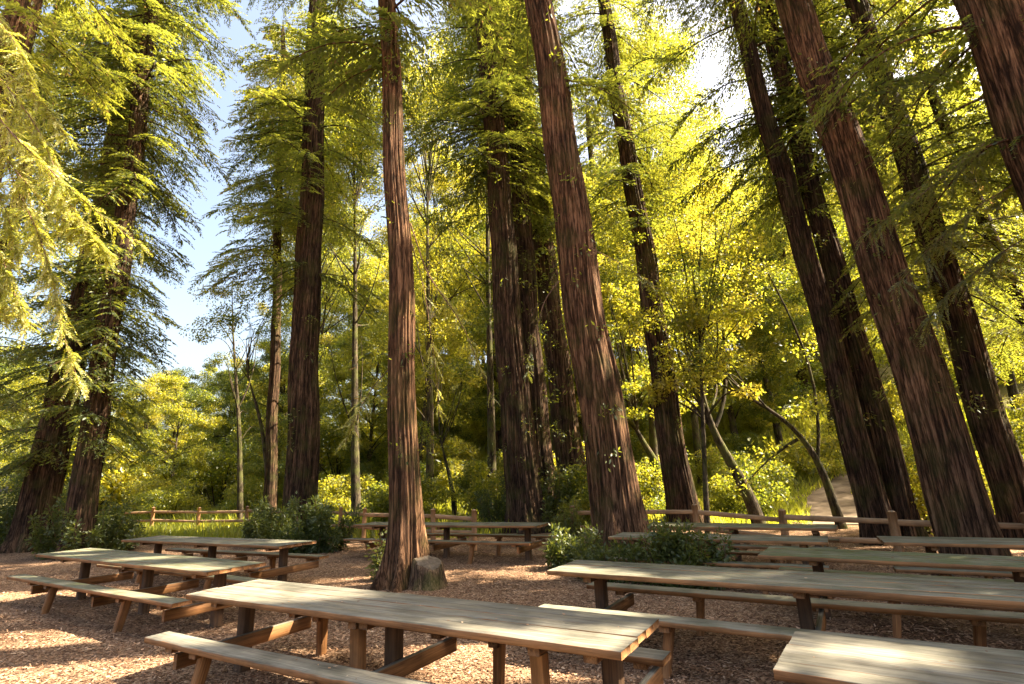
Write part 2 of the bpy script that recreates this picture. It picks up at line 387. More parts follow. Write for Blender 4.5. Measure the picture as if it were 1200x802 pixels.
# ------------------------------------------------------------------ redwoods
def trunk_mesh(p0, axis, H, r0, seed, nseg=72, hi=False, flare=0.35, taper=0.60):
    g = np.random.default_rng(seed)
    zs = np.concatenate([np.linspace(-0.35, 3, 26 if hi else 14), np.linspace(3.1, min(H, 16), 40 if hi else 24), np.linspace(min(H, 16) + .4, H, 16)])
    th = np.linspace(0, 2 * pi, nseg, endpoint=False)
    Z, TH = np.meshgrid(zs, th, indexing='ij')
    zc = np.clip(Z, 0, None)
    r = r0 * (1 - taper * (zc / H) ** 0.85) + r0 * flare * np.exp(-zc / 0.5) * (1 + .65 * np.sin(5 * TH + g.uniform(0, 6)) + .4 * np.sin(3 * TH + g.uniform(0, 6)) + .25 * np.sin(8 * TH + g.uniform(0, 6)))
    ph = g.uniform(0, 6.28, 8)
    rid = 0
    for i, (k, a) in enumerate(((9, .026), (14, .030), (21, .032), (27, .026), (5, .03))):
        rid = rid + a * np.sin(k * TH + ph[i] + .9 * np.sin(Z * (.5 + .23 * i) + ph[i] * 2) + .35 * Z * (-1) ** i * .4)
    rid = rid + .015 * np.sin(Z * 2.3 + 3 * np.sin(4 * TH + ph[6]))
    r = r * (1 + rid)
    r[-1] = 0.01
    ax = axis / axis[2]
    bd = g.uniform(0, 6.28, 2); bx = .045 * np.sin(Z * .45 + bd[0]) + .03 * np.sin(Z * 1.3 + bd[1])
    V = np.stack([ax[0] * Z + bx + r * np.cos(TH), ax[1] * Z + r * np.sin(TH), Z], -1).reshape(-1, 3)
    n = len(zs); k = nseg
    i = np.arange(n - 1)[:, None] * k; j = np.arange(k)[None, :]; j2 = (j + 1) % k
    F = np.stack([i + j, i + j2, i + k + j2, i + k + j], -1).reshape(-1, 4)
    return V, F

def redwood_crown(p0, axis, H, zlow, nb, Lmax, leaf, twigs, per, seed, wood, droop=0.55, tuft=True, tint0=0.30, az_bias=None, tufts=1, lowL=1.0):
    """sprays along whorled drooping branches; returns leaf arrays (local to p0) and adds branch wood to acc `wood`"""
    g = np.random.default_rng(seed); ax = axis / axis[2]
    PP = []; DD = []; NN = []; LN = []; TT = []
    zb = zlow + (H - zlow) * (g.random(nb) ** 0.95)
    for z in zb:
        z = min(max(z, zlow), H - .3)
        f = (z - zlow) / (H - zlow)
        L = Lmax * (0.55 + .45 * min(1, f * 4)) * (1 - f) ** 0.55 * g.uniform(.55, 1.15) + .5
        L *= lowL + (1 - lowL) * smooth01((z - 10) / 6)
        az = g.uniform(0, 2 * pi) if az_bias is None else g.normal(az_bias[0], az_bias[1])
        o = np.array([ax[0] * z, ax[1] * z, z]); h = np.array([cos(az), sin(az), 0]); sd = np.array([-sin(az), cos(az), 0])
        s = np.linspace(0, 1, 9); rise = g.uniform(-.05, .35); dr = droop * g.uniform(.6, 1.4); side = g.normal(0, .12)
        pts = o + h * (L * s)[:, None] + sd * (side * L * s ** 2)[:, None]
        pts[:, 2] += L * (rise * s - dr * s ** 2)
        if (~thin_for_gaps(pts[1:] + p0, 0.0)).sum() > 1: continue
        wood.add(*tube(pts, 0.010 + 0.008 * L * (1 - s) ** 1.2, 5))
        nt_ = max(5, int(twigs * L / Lmax))
        ts = np.linspace(.12, 1, nt_) + g.normal(0, .02, nt_); ts = np.clip(ts, .05, 1)
        tp = np.stack([np.interp(ts, s, pts[:, c]) for c in range(3)], -1)
        sgn = np.where(np.arange(nt_) % 2 == 0, 1, -1)
        l2 = (0.16 + .34 * (1 - ts)) * L * g.uniform(.6, 1.1, nt_) + .18
        td = nrm(h[None] * .75 + sd[None] * (sgn * g.uniform(.6, 1.1, nt_))[:, None] + np.array([0, 0, -1.0])[None] * g.uniform(.05, .55, nt_)[:, None])
        u = np.linspace(.08, 1, per)[None, :] + g.normal(0, .03, (nt_, per))
        q = tp[:, None, :] + td[:, None, :] * (l2[:, None] * u)[..., None]
        q[..., 2] -= (l2[:, None] * u ** 2) * .35
        lsg = np.where(np.arange(per) % 2 == 0, 1, -1)[None, :]
        ls = nrm(np.cross(td, [0, 0, 1.0]))
        d = td[:, None, :] * .8 + ls[:, None, :] * (lsg * g.uniform(.5, 1.0, (nt_, per)))[..., None]
        d = d + np.array([0, 0, -.35]) + g.normal(0, .16, (nt_, per, 3))
        PP.append(q.reshape(-1, 3)); DD.append(d.reshape(-1, 3))
        NN.append((np.array([0, 0, 1.0]) + g.normal(0, .35, (nt_, per, 3))).reshape(-1, 3))
        LN.append((leaf * g.uniform(.7, 1.35, (nt_, per)) * (1 - .35 * np.clip(u, 0, 1))).ravel())
        TT.append(np.clip(tint0 + g.normal(0, .12) + g.normal(0, .13, (nt_, per)) + .18 * np.clip(u, 0, 1), 0, .93).ravel())
    if tuft:                                   # short sprouts growing straight from the bark
        nz = int(H * 1.6 * tufts)
        for z in g.uniform(2.2, H * .7, nz):
            az = g.uniform(0, 2 * pi); h = np.array([cos(az), sin(az), 0]); m = g.integers(14, 40)
            L = g.uniform(.3, .9); u = g.uniform(0, 1, m)
            o = np.array([ax[0] * z, ax[1] * z, z]) + h * tuft
            q = o + h * (L * u)[:, None] + g.normal(0, .10, (m, 3)) + np.array([0, 0, -.5]) * (L * u ** 2)[:, None]
            PP.append(q); DD.append(h + g.normal(0, .6, (m, 3)) + np.array([0, 0, -.4])); NN.append(np.array([0, 0, 1.0]) + g.normal(0, .4, (m, 3)))
            LN.append(leaf * g.uniform(.6, 1.1, m)); TT.append(np.clip(tint0 + .1 + g.normal(0, .15, m), 0, .95))
    P = np.concatenate(PP); D = np.concatenate(DD); N = np.concatenate(NN); L = np.concatenate(LN); T = np.concatenate(TT)
    T = np.where(g.random(len(T)) < .015, 1.0, T)
    k = thin_for_gaps(P + p0)
    return P[k], D[k], N[k], L[k], T[k]

def redwood(label, p1, p2, Y, diam, H=27, zlow=5, nb=110, Lmax=3.6, leaf=.15, twigs=38, per=25, seed=1, hi=False, aspect=.32, tint0=.28, group='redwood trees', tuft=True, base_xy=None, axis=None, flare=.35, az_bias=None, droop=.55, taper=.6, tufts=1, warm=False, lowL=1.0):
    if base_xy is None:
        a = at_y(p1[0], p1[1], Y); b = at_y(p2[0], p2[1], Y)
        axis = (b - a) / (b[2] - a[2]); g0 = a - axis * a[2]
        for _ in range(3): g0 = a + axis * (gz(g0[0], g0[1]) - a[2])
        # radius is given at 0.2 of the way up from p1
    else:
        g0 = np.array([*base_xy, float(gz(*base_xy))]); axis = np.array([0.0, 0, 1]) if axis is None else np.array(axis)
    o = thing('redwood_tree', tuple(g0), label, 'redwood tree', group)
    r0 = diam / 2
    V, F = trunk_mesh(g0, axis, H, r0, seed, 140 if hi else 64, hi, flare, taper)
    wood = Acc(); wood.add(V, F)
    P, D, N, L, T = redwood_crown(g0, axis, H, zlow, nb, Lmax, leaf, twigs, per, seed + 100, wood, tuft=r0 * .6 if tuft else False, tint0=tint0, az_bias=az_bias, droop=droop, tufts=tufts, lowL=lowL)
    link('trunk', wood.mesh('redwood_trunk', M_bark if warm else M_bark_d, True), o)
    LV, LF, LT = leaves(P, D, N, L, L * aspect, T, .12)
    link('crown', mesh_np('redwood_crown', LV, LF, M_red, LT), o)
    return o

# in view, left to right
redwood('redwood at the left edge half hidden behind the bright hanging spray', (-58, 350), (15, 50), 11, .95, 26, 11, 40, 2.3, seed=2, warm=True, tint0=.4)
redwood('broad redwood leaning behind the dark trunk at the far left', (55, 560), (138, 165), 18.5, 1.1, 28, 2.5, 170, 3.6, seed=3, tufts=4, lowL=.7)
redwood('dark redwood trunk clothed in sprays rising from the left bushes', (103, 560), (176, 40), 16, .72, 36, 2.5, 270, 3.6, seed=4, tufts=5, lowL=.5)
redwood('tall dark redwood standing in a bush behind the left rail fence', (353, 560), (372, 20), 19.5, 1.15, 40, 9, 150, 3.6, seed=5, hi=True)
redwood('spray clad redwood close behind the left of the tall dark redwood in the bush', (318, 560), (330, 130), 27, .6, 30, 3, 190, 4.2, seed=11, tint0=.6, leaf=.2, tufts=6)
T_C = redwood('slim straight redwood with the cut stump at its foot', (475, 600), (457, 0), 10.1, .57, 26, 10.5, 60, 2.6, seed=6, hi=True, warm=True, flare=.8)
redwood('dark redwood directly behind the far table, left of its thinner twin', (612, 560), (569, 40), 18.5, 1.2, 32, 11, 100, 3.4, seed=7, hi=True)
redwood('thinner twin trunk pressed against the dark redwood behind the far table', (634, 560), (600, 100), 19.6, 1.0, 30, 12, 70, 3.2, seed=8)
redwood('dark redwood seen between the twin trunks and the massive furrowed one', (670, 560), (620, 140), 22, 1.2, 30, 11, 90, 3.4, seed=9)
T_F = redwood('massive furrowed redwood rising from green undergrowth near the middle', (725, 600), (630, 0), 12.1, 1.06, 32, 10.5, 70, 3.0, seed=10, hi=True, warm=True, flare=.45)
redwood('leaning redwood behind the right rail fence, right of the massive trunk', (797, 570), (707, 0), 19, .95, 30, 11, 90, 3.4, seed=12, hi=True)
redwood('left trunk of the leaning dark pair behind the right rail fence', (1022, 590), (862, 0), 14.0, .68, 30, 9, 75, 3.4, seed=13, flare=.2, hi=True)
redwood('right trunk of the leaning dark pair behind the right rail fence', (1052, 590), (893, 0), 14.4, .72, 30, 10, 60, 3.2, seed=14, flare=.2, hi=True)
redwood('thickest leaning redwood, standing in the line of the right rail fence', (1128, 600), (930, 0), 10.0, .88, 34, 9, 80, 3.2, leaf=.14, twigs=40, per=24, seed=15, hi=True, warm=True, flare=.15)
redwood('redwood half hidden behind the right side of the thickest leaning trunk', (1112, 560), (977, 75), 15.5, .7, 30, 7, 110, 3.4, seed=16)
redwood('dark leaning redwood near the right edge, between the thickest and a thin one', (1195, 600), (1022, 60), 13.0, .78, 30, 5.5, 120, 3.4, leaf=.14, twigs=40, per=24, seed=17)
redwood('thin leaning redwood stem at the right edge of the picture', (1245, 490), (1130, 200), 16, .5, 22, 5, 90, 2.6, seed=18)
T_M = redwood('reddish redwood trunk entering at the top right corner', (1360, 480), (1160, 0), 7.6, 1.15, 34, 6.5, 70, 4.0, leaf=.10, twigs=56, per=34, seed=19, hi=True, warm=True, tint0=.4, az_bias=(R(170), 1.1))

# beyond the right edge of the frame: unseen redwoods added to shade the tables
for i, (x, y) in enumerate(((13.5, 5.7), (16, 1), (18, -.5), (20.5, 6.4), (15.5, 9.6))):
    redwood('redwood of the grove right of the tables', None, None, 0, 1.2, 34, 6, 150, 4.6, leaf=.34, twigs=30, per=16, seed=40 + i, aspect=.42, base_xy=(x, y), axis=(-.02, 0, 1), group='redwoods right of the tables')

# far redwoods behind the clearing: two grown once, then copied
far = [(-1.0, 37), (7.5, 41), (-28, 27), (21, 38)]
proto = []
for i, (x, y) in enumerate(far):
    if i < 2:
        o = redwood('redwood far back among the yellow green broadleaf trees', None, None, 0, .9, 30, 3, 170, 3.6, leaf=.24, twigs=30, per=14, seed=70 + i, aspect=.36, base_xy=(x, y), axis=(.0, 0, 1), group='far redwoods', tint0=.55)
        proto.append(o)
    else:
        src = proto[i % 2]; o = src.copy(); COL.objects.link(o); o.location = (x, y, float(gz(x, y))); o.rotation_euler = (0, 0, i * 1.7); k_ = .85 + .3 * ((i * 7) % 5) / 5; o.scale = (k_, k_, k_)
        for ch in src.children: c = ch.copy(); COL.objects.link(c); c.parent = o

# ------------------------------------------------------------------ broadleaf trees behind the fence
def smooth_path(P, n):
    P = np.asarray(P, float); t = np.linspace(0, 1, len(P)); tt = np.linspace(0, 1, n)
    out = np.zeros((n, 3))
    for c in range(3):
        co = np.polyfit(t, P[:, c], min(3, len(P) - 1)); out[:, c] = np.polyval(co, tt)
    return out

def clump_leaves(g, C, rad, n, leaf, tint0, up=.5):
    q = g.normal(0, 1, (n, 3)); q = nrm(q) * (g.random((n, 1)) ** .45); q *= np.array(rad)
    P = C + q
    D = q * .5 / (np.linalg.norm(q, axis=1, keepdims=True) + 1e-6) + g.normal(0, .7, (n, 3)) + np.array([0, 0, -.25])
    N = g.normal(0, .75, (n, 3)) + np.array([0, 0, up])
    return P, D, N, leaf * g.uniform(.6, 1.3, n), np.clip(tint0 + g.normal(0, .2, n), 0, 1)

def broad_tree(g, H, spread, zlow, nclump, nleaf, leaf, stem=None, r0=.16, lean=(0, 0)):
    """local-space broadleaf tree: returns wood mesh, leaf mesh"""
    wood = Acc()
    if stem is None:
        k = np.linspace(0, 1, 5)
        stem = np.stack([lean[0] * k * H * .8 + g.normal(0, .18, 5) * k, lean[1] * k * H * .8 + g.normal(0, .18, 5) * k, k * H * .8 - .2], -1)
    pts = smooth_path(stem, 16); wood.add(*tube(pts, r0 * (1.25 - 1.1 * np.linspace(0, 1, 16) ** .8), 9))
    top = pts[-1]; A = []
    for i in range(nclump):
        f = g.random() ** .8; z = zlow + (H - zlow) * f
        env = spread * (0.45 + .55 * math.sin(pi * min(1, .12 + .80 * f))) 
        az = g.uniform(0, 2 * pi); rr = env * math.sqrt(g.random()) 
        ci = min(15, int(np.argmin(abs(pts[:, 2] - z)))); cx = pts[ci]
        C = np.array([cx[0] + rr * cos(az), cx[1] + rr * sin(az), z])
        s = g.uniform(.36, .80) * (H / 10) ** .5
        A.append(clump_leaves(g, C, (s * 1.1, s * 1.1, s * .6), nleaf, leaf, (.45 + g.normal(0, .24))))
        if i % max(2, nclump // 30) == 0:
            b = pts[max(2, min(ci, 15) - g.integers(1, 4))]; mid = (b + C) / 2 + np.array([0, 0, .25]) + g.normal(0, .2, 3)
            wood.add(*tube(smooth_path([b, mid, C], 8), np.linspace(r0 * .25, .008, 8), 5))
    P, D, N, L, T = (np.concatenate([a[k] for a in A]) for k in range(5))
    return wood, P, D, N, L, T

variants = []
for v in range(7):
    g = np.random.default_rng(300 + v)
    H = (11, 15, 12, 19, 14, 23, 17)[v]
    wood, P, D, N, L, T = broad_tree(g, H, (3.2, 3.6, 3.4, 4.2, 3.8, 4.4, 3.6)[v], (2.2, 3.4, 1.8, 4.0, 2.5, 5, 2.0)[v], (100, 130, 110, 160, 130, 190, 150)[v], 400, .14, r0=.16 + .01 * v, lean=(g.normal(0, .06), g.normal(0, .05)))
    LV, LF, LT = leaves(P, D, N, L, L * .5, T, .15)
    variants.append((wood.mesh('broadleaf_trunk', M_bark2, True), mesh_np('broadleaf_crown', LV, LF, M_broad, LT)))

kinds = ['bushy yellow green broadleaf tree in the woodland behind the fences', 'tall loose yellow green broadleaf tree in the woodland behind the fences']
g = np.random.default_rng(5)
spots = []
# rows that run with the sunlight, trees far enough apart in a row for the light to come in under the crowns
for k, (y0, step) in enumerate(((23, 11), (27.5, 10.5), (32, 10.5), (37, 10), (42, 10), (47.5, 10), (53.5, 9.5), (60, 9), (67, 8.5), (75, 8))):
    xs = np.arange(-1.02 * y0, 1.04 * y0, step) + g.uniform(0, step)
    for x in xs:
        x = x + g.uniform(-1.5, 1.5); y = y0 + .12 * x + g.uniform(-1.3, 1.3); px = 600 + CF * x / y
        if y < 31 and px < 335: continue                         # the open meadow
        if y < 30 and 880 < px < 990: continue                   # the path
        if y < 21.5 or (y0 < 30 and x < 11): continue
        if any(((x - SUN[0] / SUN[2] * zz + 15) / 8.5) ** 2 + ((y - SUN[1] / SUN[2] * zz - 25) / 4) ** 2 < 1 or ((x - SUN[0] / SUN[2] * zz - 13.8) / 3.2) ** 2 + ((y - SUN[1] / SUN[2] * zz - 24) / 3) ** 2 < 1 for zz in (2, 4, 6, 8, 10, 12)): continue
        spots.append((x, y, y0))
for i, (x, y, rr) in enumerate(spots):
    v = int(g.integers(0, 7))
    px = 600 + CF * x / y
    sc = g.uniform(.85, 1.2)
    if px > 330 and rr < 50 and i % 3 != 1: v = (5, 3, 6)[i % 3]
    if rr >= 53: sc *= 1.15
    if px < 330: v = (0, 2, 4)[i % 3]; sc *= .82
    if 140 < px < 250: sc *= .85
    tall = v in (3, 5)
    o = thing('broadleaf_tree', (x, y, float(gz(x, y)) - .05), kinds[1 if tall else 0], 'broadleaf tree', 'yellow green woodland trees', g.uniform(0, 6.28))
    o.scale = (sc, sc, sc)
    link('trunk', variants[v][0], o); link('crown', variants[v][1], o)

def stem_tree(label, pxs, Y, r0, H, spread, nclump, nleaf, leaf, seed, zlow=None, extra=None, cat='broadleaf tree', name='broadleaf_tree'):
    """a broadleaf tree whose leaning or arching stem is read from the picture at distance Y"""
    g = np.random.default_rng(seed)
    w = np.array([at_y(a, b, Y) for a, b in pxs]); base = w[0].copy(); base[2] = float(gz(base[0], base[1]))
    w[0, 2] = base[2] - .15
    wood, P, D, N, L, T = broad_tree(g, H, spread, zlow if zlow is not None else w[-1, 2] - 1, nclump, nleaf, leaf, stem=w - base, r0=r0)
    for e in (extra or []):
        q = np.array([at_y(a, b, Y + dy) for a, b, dy in e]) - base
        wood.add(*tube(smooth_path(q, 14), np.linspace(r0 * .42, r0 * .08, 14), 7))
        for c in q[1:]:
            a = clump_leaves(g, c + np.array([0, 0, .3]), (.9, .9, .5), 160, leaf, .5)
            P, D, N, L, T = (np.concatenate([u, v]) for u, v in zip((P, D, N, L, T), a))
    o = thing(name, tuple(base), label, cat)
    link('trunk', wood.mesh('stem', M_bark2, True), o)
    k = thin_for_gaps(P + base)
    LV, LF, LT = leaves(P[k], D[k], N[k], L[k], L[k] * .5, T[k], .15)
    link('crown', mesh_np('stem_crown', LV, LF, M_broad, LT), o)
    return o
stem_tree('thin dark tree standing alone at the edge of the sunny meadow', [(283, 600), (280, 500), (275, 420), (272, 340)], 25, .12, 12, 1.7, 34, 200, .12, 61, 3.5, [[(278, 480, 0), (295, 440, .2), (300, 400, .3)]])
stem_tree('slanting tree stem right of the thin meadow tree', [(318, 590), (308, 510), (296, 460), (288, 420)], 27, .12, 11, 1.8, 34, 200, .13, 62, 4)
stem_tree('small leaning sapling behind the far table', [(533, 600), (529, 570), (521, 535), (514, 500)], 24, .12, 8, 1.6, 22, 180, .12, 63, 3)
stem_tree('dark stem slanting steeply between two redwoods behind the right fence', [(800, 610), (778, 560), (755, 520), (735, 480)], 22.5, .26, 10, 2.6, 40, 240, .14, 64, 4)
stem_tree('mossy broadleaf tree with curving trunk left of the dirt path', [(890, 605), (855, 540), (825, 470), (814, 330)], 18.5, .2, 12, 2.6, 60, 240, .13, 65, 4.2, [[(838, 500, 0), (850, 430, .3), (846, 350, .5), (860, 250, .6)], [(828, 480, 0), (800, 430, -.3), (790, 380, -.5)]])
stem_tree('arching bay tree bending left beside the dirt path', [(985, 605), (962, 550), (915, 490), (808, 437)], 17.5, .14, 8, 1.6, 18, 160, .12, 66, 3.2, [[(958, 545, 0), (945, 420, .4), (905, 330, .6), (868, 245, .8)], [(935, 515, 0), (900, 540, .3), (868, 575, .4)]])
stem_tree('thin straight sapling in the undergrowth right of the leaning redwood', [(826, 600), (824, 500), (820, 400), (812, 320)], 17, .08, 9, 1.3, 24, 160, .11, 67, 4)

for i, (x, y, H, zl) in enumerate(((-11.2, 28, 25, 9), (-7.6, 26, 26, 8), (-4.6, 28.5, 27, 8), (-1.2, 25.5, 26, 8), (2.2, 29, 27, 8), (6.2, 25, 24, 8), (9.8, 29, 22, 4), (13.6, 33, 22, 3), (17.5, 30, 20, 3))):
    g = np.random.default_rng(500 + i); b = np.array([x, y, float(gz(x, y))])
    wood, P, D, N, L, T = broad_tree(g, H, 3.3, zl, 240, 330, .135, r0=.2, lean=(g.normal(0, .05), g.normal(0, .04)))
    k = thin_for_gaps(P + b)
    o = thing('broadleaf_tree', tuple(b), 'very tall slender broadleaf tree filling the space between the redwood trunks', 'broadleaf tree', 'tall slender broadleaf trees')
    link('trunk', wood.mesh('tall_trunk', M_bark2, True), o)
    LV, LF, LT = leaves(P[k], D[k], N[k], L[k], L[k] * .5, T[k], .15); link('crown', mesh_np('tall_crown', LV, LF, M_broad, LT), o)

# understory bushes beyond the fences
bush_var = []
for v in range(4):
    g = np.random.default_rng(700 + v); A = []; wood = Acc()
    for i in range(26):
        az = g.uniform(0, 6.28); r = 1.3 * math.sqrt(g.random()); z = g.uniform(.3, 2.3) * (1 - .25 * r)
        C = np.array([r * cos(az), r * sin(az), z]); A.append(clump_leaves(g, C, (.5, .5, .36), 300, .115, .5 + g.normal(0, .15)))
        if i % 2: wood.add(*tube(smooth_path([(r * .15 * cos(az), r * .15 * sin(az), -.1), C * .6, C], 8), np.linspace(.025, .006, 8), 5))
    P, D, N, L, T = (np.concatenate([a[k] for a in A]) for k in range(5))
    LV, LF, LT = leaves(P, D, N, L, L * .5, T, .15)
    bush_var.append((wood.mesh('bush_stems', M_bark2, True), mesh_np('bush_leaves', LV, LF, M_broad, LT)))
g = np.random.default_rng(17); nb_ = 0
for rr, n in ((19.5, 8), (23, 10), (28, 15), (33, 17), (39, 16), (47, 22)):
    for i in range(n):
        a = R(-46 + 92 * (i + .5 + g.uniform(-.35, .35)) / n); d = rr * g.uniform(.95, 1.06); x, y = d * sin(a), d * cos(a)
        px = 600 + CF * x / y
        if px < (420 if rr < 28 else 345 if rr < 33 else 40): continue
        if rr < 21 and px < 640: continue
        if (885 < px < 985 and rr < 30) or (rr < 21 and 730 < px < 900): continue
        o = thing('bush', (x, y, float(gz(x, y))), 'rounded yellow green bush in the understory behind the fences', 'bush', 'understory bushes', g.uniform(0, 6.28))
        s = g.uniform(.75, 1.35) * (1.9 if rr > 45 else 1); o.scale = (s, s, s * g.uniform(.8, 1.15)); v = int(g.integers(0, 4))
        link('stems', bush_var[v][0], o); link('leaves', bush_var[v][1], o)

# ------------------------------------------------------------------ dark shrubs at the trunks
def shrub(label, px, py, w, h, seed, n=5200, leaf=.085, z=None, name='shrub', cat='shrub', group=None, mat=None, tint0=.4):
    g = np.random.default_rng(seed); b = at_z(px, py, 0); b[2] = float(gz(b[0], b[1]))
    wood = Acc(); A = []; ns = int(10 + w * 8)
    for i in range(ns):
        az = g.uniform(0, 6.28); r = w * .5 * math.sqrt(g.random()); hh = h * g.uniform(.35, 1.25) * (1 - .35 * (r / (w * .5)) ** 2); r = r * g.uniform(.85, 1.25)
        e = np.array([r * cos(az), r * sin(az) * .8, hh]); s0 = np.array([e[0] * .55, e[1] * .55, -.05])
        path = smooth_path([s0, (s0 + e) / 2 + g.normal(0, .05, 3), e], 8); wood.add(*tube(path, np.linspace(.012, .003, 8), 4))
        m = n // ns; f = g.random(m) ** .8; q = np.stack([np.interp(f, np.linspace(0, 1, 8), path[:, c]) for c in range(3)], -1)
        d = g.normal(0, 1, (m, 3)) + np.array([0, 0, .15]); q = q + nrm(d) * g.uniform(.02, .16, (m, 1))
        q[:, 2] = np.abs(q[:, 2])
        A.append((q, d, g.normal(0, .6, (m, 3)) + np.array([0, 0, .8]), leaf * g.uniform(.6, 1.4, m), np.clip(tint0 + .25 * (f - .5) + g.normal(0, .15, m), 0, 1)))
    P, D, N, L, T = (np.concatenate([a[k] for a in A]) for k in range(5))
    o = thing(name, tuple(b), label, cat, group)
    link('stems', wood.mesh('shrub_stems', M_twig, True), o)
    LV, LF, LT = leaves(P, D, N, L, L * .42, T, .1)
    link('leaves', mesh_np('shrub_leaves', LV, LF, mat or M_shrub, LT), o)
shrub('dark green shrub at the left edge beneath the leaning redwoods', 22, 642, 4.4, 2.5, 81, 15000, .11)
shrub('dark shrub hugging the foot of the spray clothed left redwood', 96, 652, 2.8, 1.7, 82, 11000, .10, tint0=.5)
shrub('low dark shrub behind the left table, right of the dark shrub', 128, 645, 1.6, 1.0, 83, 5000, .09)
shrub('dark bush on the left side of the redwood behind the back left table', 318, 640, 2.1, 1.25, 84, 9500, .1, tint0=.5)
shrub('dark bush on the right side of the redwood behind the back left table', 370, 646, 2.2, 1.4, 85, 10000, .1)
shrub('small leafy sprout at the left foot of the slim redwood', 446, 678, .38, .75, 86, 900, .08, name='sapling', cat='sapling', tint0=.75)
shrub('low green undergrowth at the left of the massive furrowed trunk', 674, 668, 1.1, .85, 87, 5200, .08, tint0=.5)
shrub('low undergrowth right in front of the massive furrowed trunk', 722, 680, 1.5, .75, 88, 6400, .075, tint0=.45)
shrub('upright leafy bush at the right of the massive furrowed trunk', 783, 686, 1.05, 1.0, 89, 6400, .08, tint0=.6)
shrub('smaller leafy bush touching the back of the right table', 822, 688, .75, .85, 90, 3600, .08, tint0=.55)
shrub('pale leafy shrub in front of the fence post left of the massive trunk', 668, 640, .9, 1.2, 91, 2600, .08, tint0=.8)
shrub('dark shrub at the foot of the dark twin trunks behind the far table', 590, 622, 2.2, 1.6, 92, 6000, .1)
shrub('leafy shrub right of the twin trunks in front of the fence', 655, 622, 1.8, 2.0, 93, 5200, .1, tint0=.6)

# ------------------------------------------------------------------ bright hanging branch at the left
def spray_along(mains, Y, org, g, n, l2r, leafL, tint, wood, out, f0=.22, r0=.010, sparse0=False, sag=.35, wr=.32):
    """feathery redwood sprays on both sides of thin hanging twigs"""
    for mi, mp in enumerate(mains):
        q = np.array([at_y(a, b, Y + d) for a, b, d in mp]) - org
        pts = np.stack([np.interp(np.linspace(0, 1, 30), np.linspace(0, 1, len(q)), q[:, c]) for c in range(3)], -1)
        for _ in range(3): pts[1:-1] = (pts[:-2] + 2 * pts[1:-1] + pts[2:]) / 4
        pts[1:-1] += np.cumsum(g.normal(0, .004, (28, 3)), 0) * np.sin(np.linspace(0, pi, 28))[:, None]
        wood.add(*tube(pts, np.linspace(r0 * (1.6 if mi == 0 else 1), .0025, 30), 6))
        at = lambda f: np.array([np.interp(f, np.linspace(0, 1, 30), pts[:, c]) for c in range(3)])
        for f in f0 + (1 - f0) * np.sort(g.random(n)):
            b = at(f); t = nrm(at(min(1, f + .03)) - at(f - .03))
            for sg in (1, -1):
                if sparse0 and mi == 0 and f > .8 and g.random() < .65: continue
                if g.random() < .12: continue
                l2 = g.uniform(*l2r) * (1.25 - .6 * f); dead = g.random() < .02
                d = nrm(t * g.uniform(.35, .9) + np.array([g.normal(.55 * sg, .3), g.normal(0, .55), g.normal(.1, .3)]) + np.array([0, 0, -.45]))
                k = max(4, int(l2 / (leafL * .36))); u = np.arange(k) / k
                bend = nrm(g.normal(0, 1, 3)) * l2 * .12
                tp = b + d * (l2 * u)[:, None] + np.array([0, 0, -1.0]) * (l2 * sag * u ** 2)[:, None] + bend * (u ** 2)[:, None]
                st = max(1, k // 5)
                if len(tp[::st]) > 2: wood.add(*tube(tp[::st], np.full(len(tp[::st]), .0014), 4))
                pn = nrm(np.array([0, -.5, 1.0]) + g.normal(0, .55, 3)); ls = nrm(np.cross(d, pn)); tt = tint + g.normal(0, .17)
                for s2 in (1, -1):
                    out.append((tp, d * .9 + ls * s2 * .6 + g.normal(0, .16, (k, 3)), np.tile(pn, (k, 1)) + g.normal(0, .25, (k, 3)),
                        leafL * (1 - .75 * np.abs(u - .4)) * g.uniform(.7, 1.2, k), np.clip(tt + g.normal(0, .12, k) - (.5 if dead else 0), 0, 1)))
def sprays_to_mesh(name, out, wr, mat):
    P, D, N, L, T = (np.concatenate([o[k] for o in out]) for k in range(5))
    LV, LF, LT = leaves(P, D, N, L, L * wr, T, .1); return mesh_np(name, LV, LF, mat, LT)

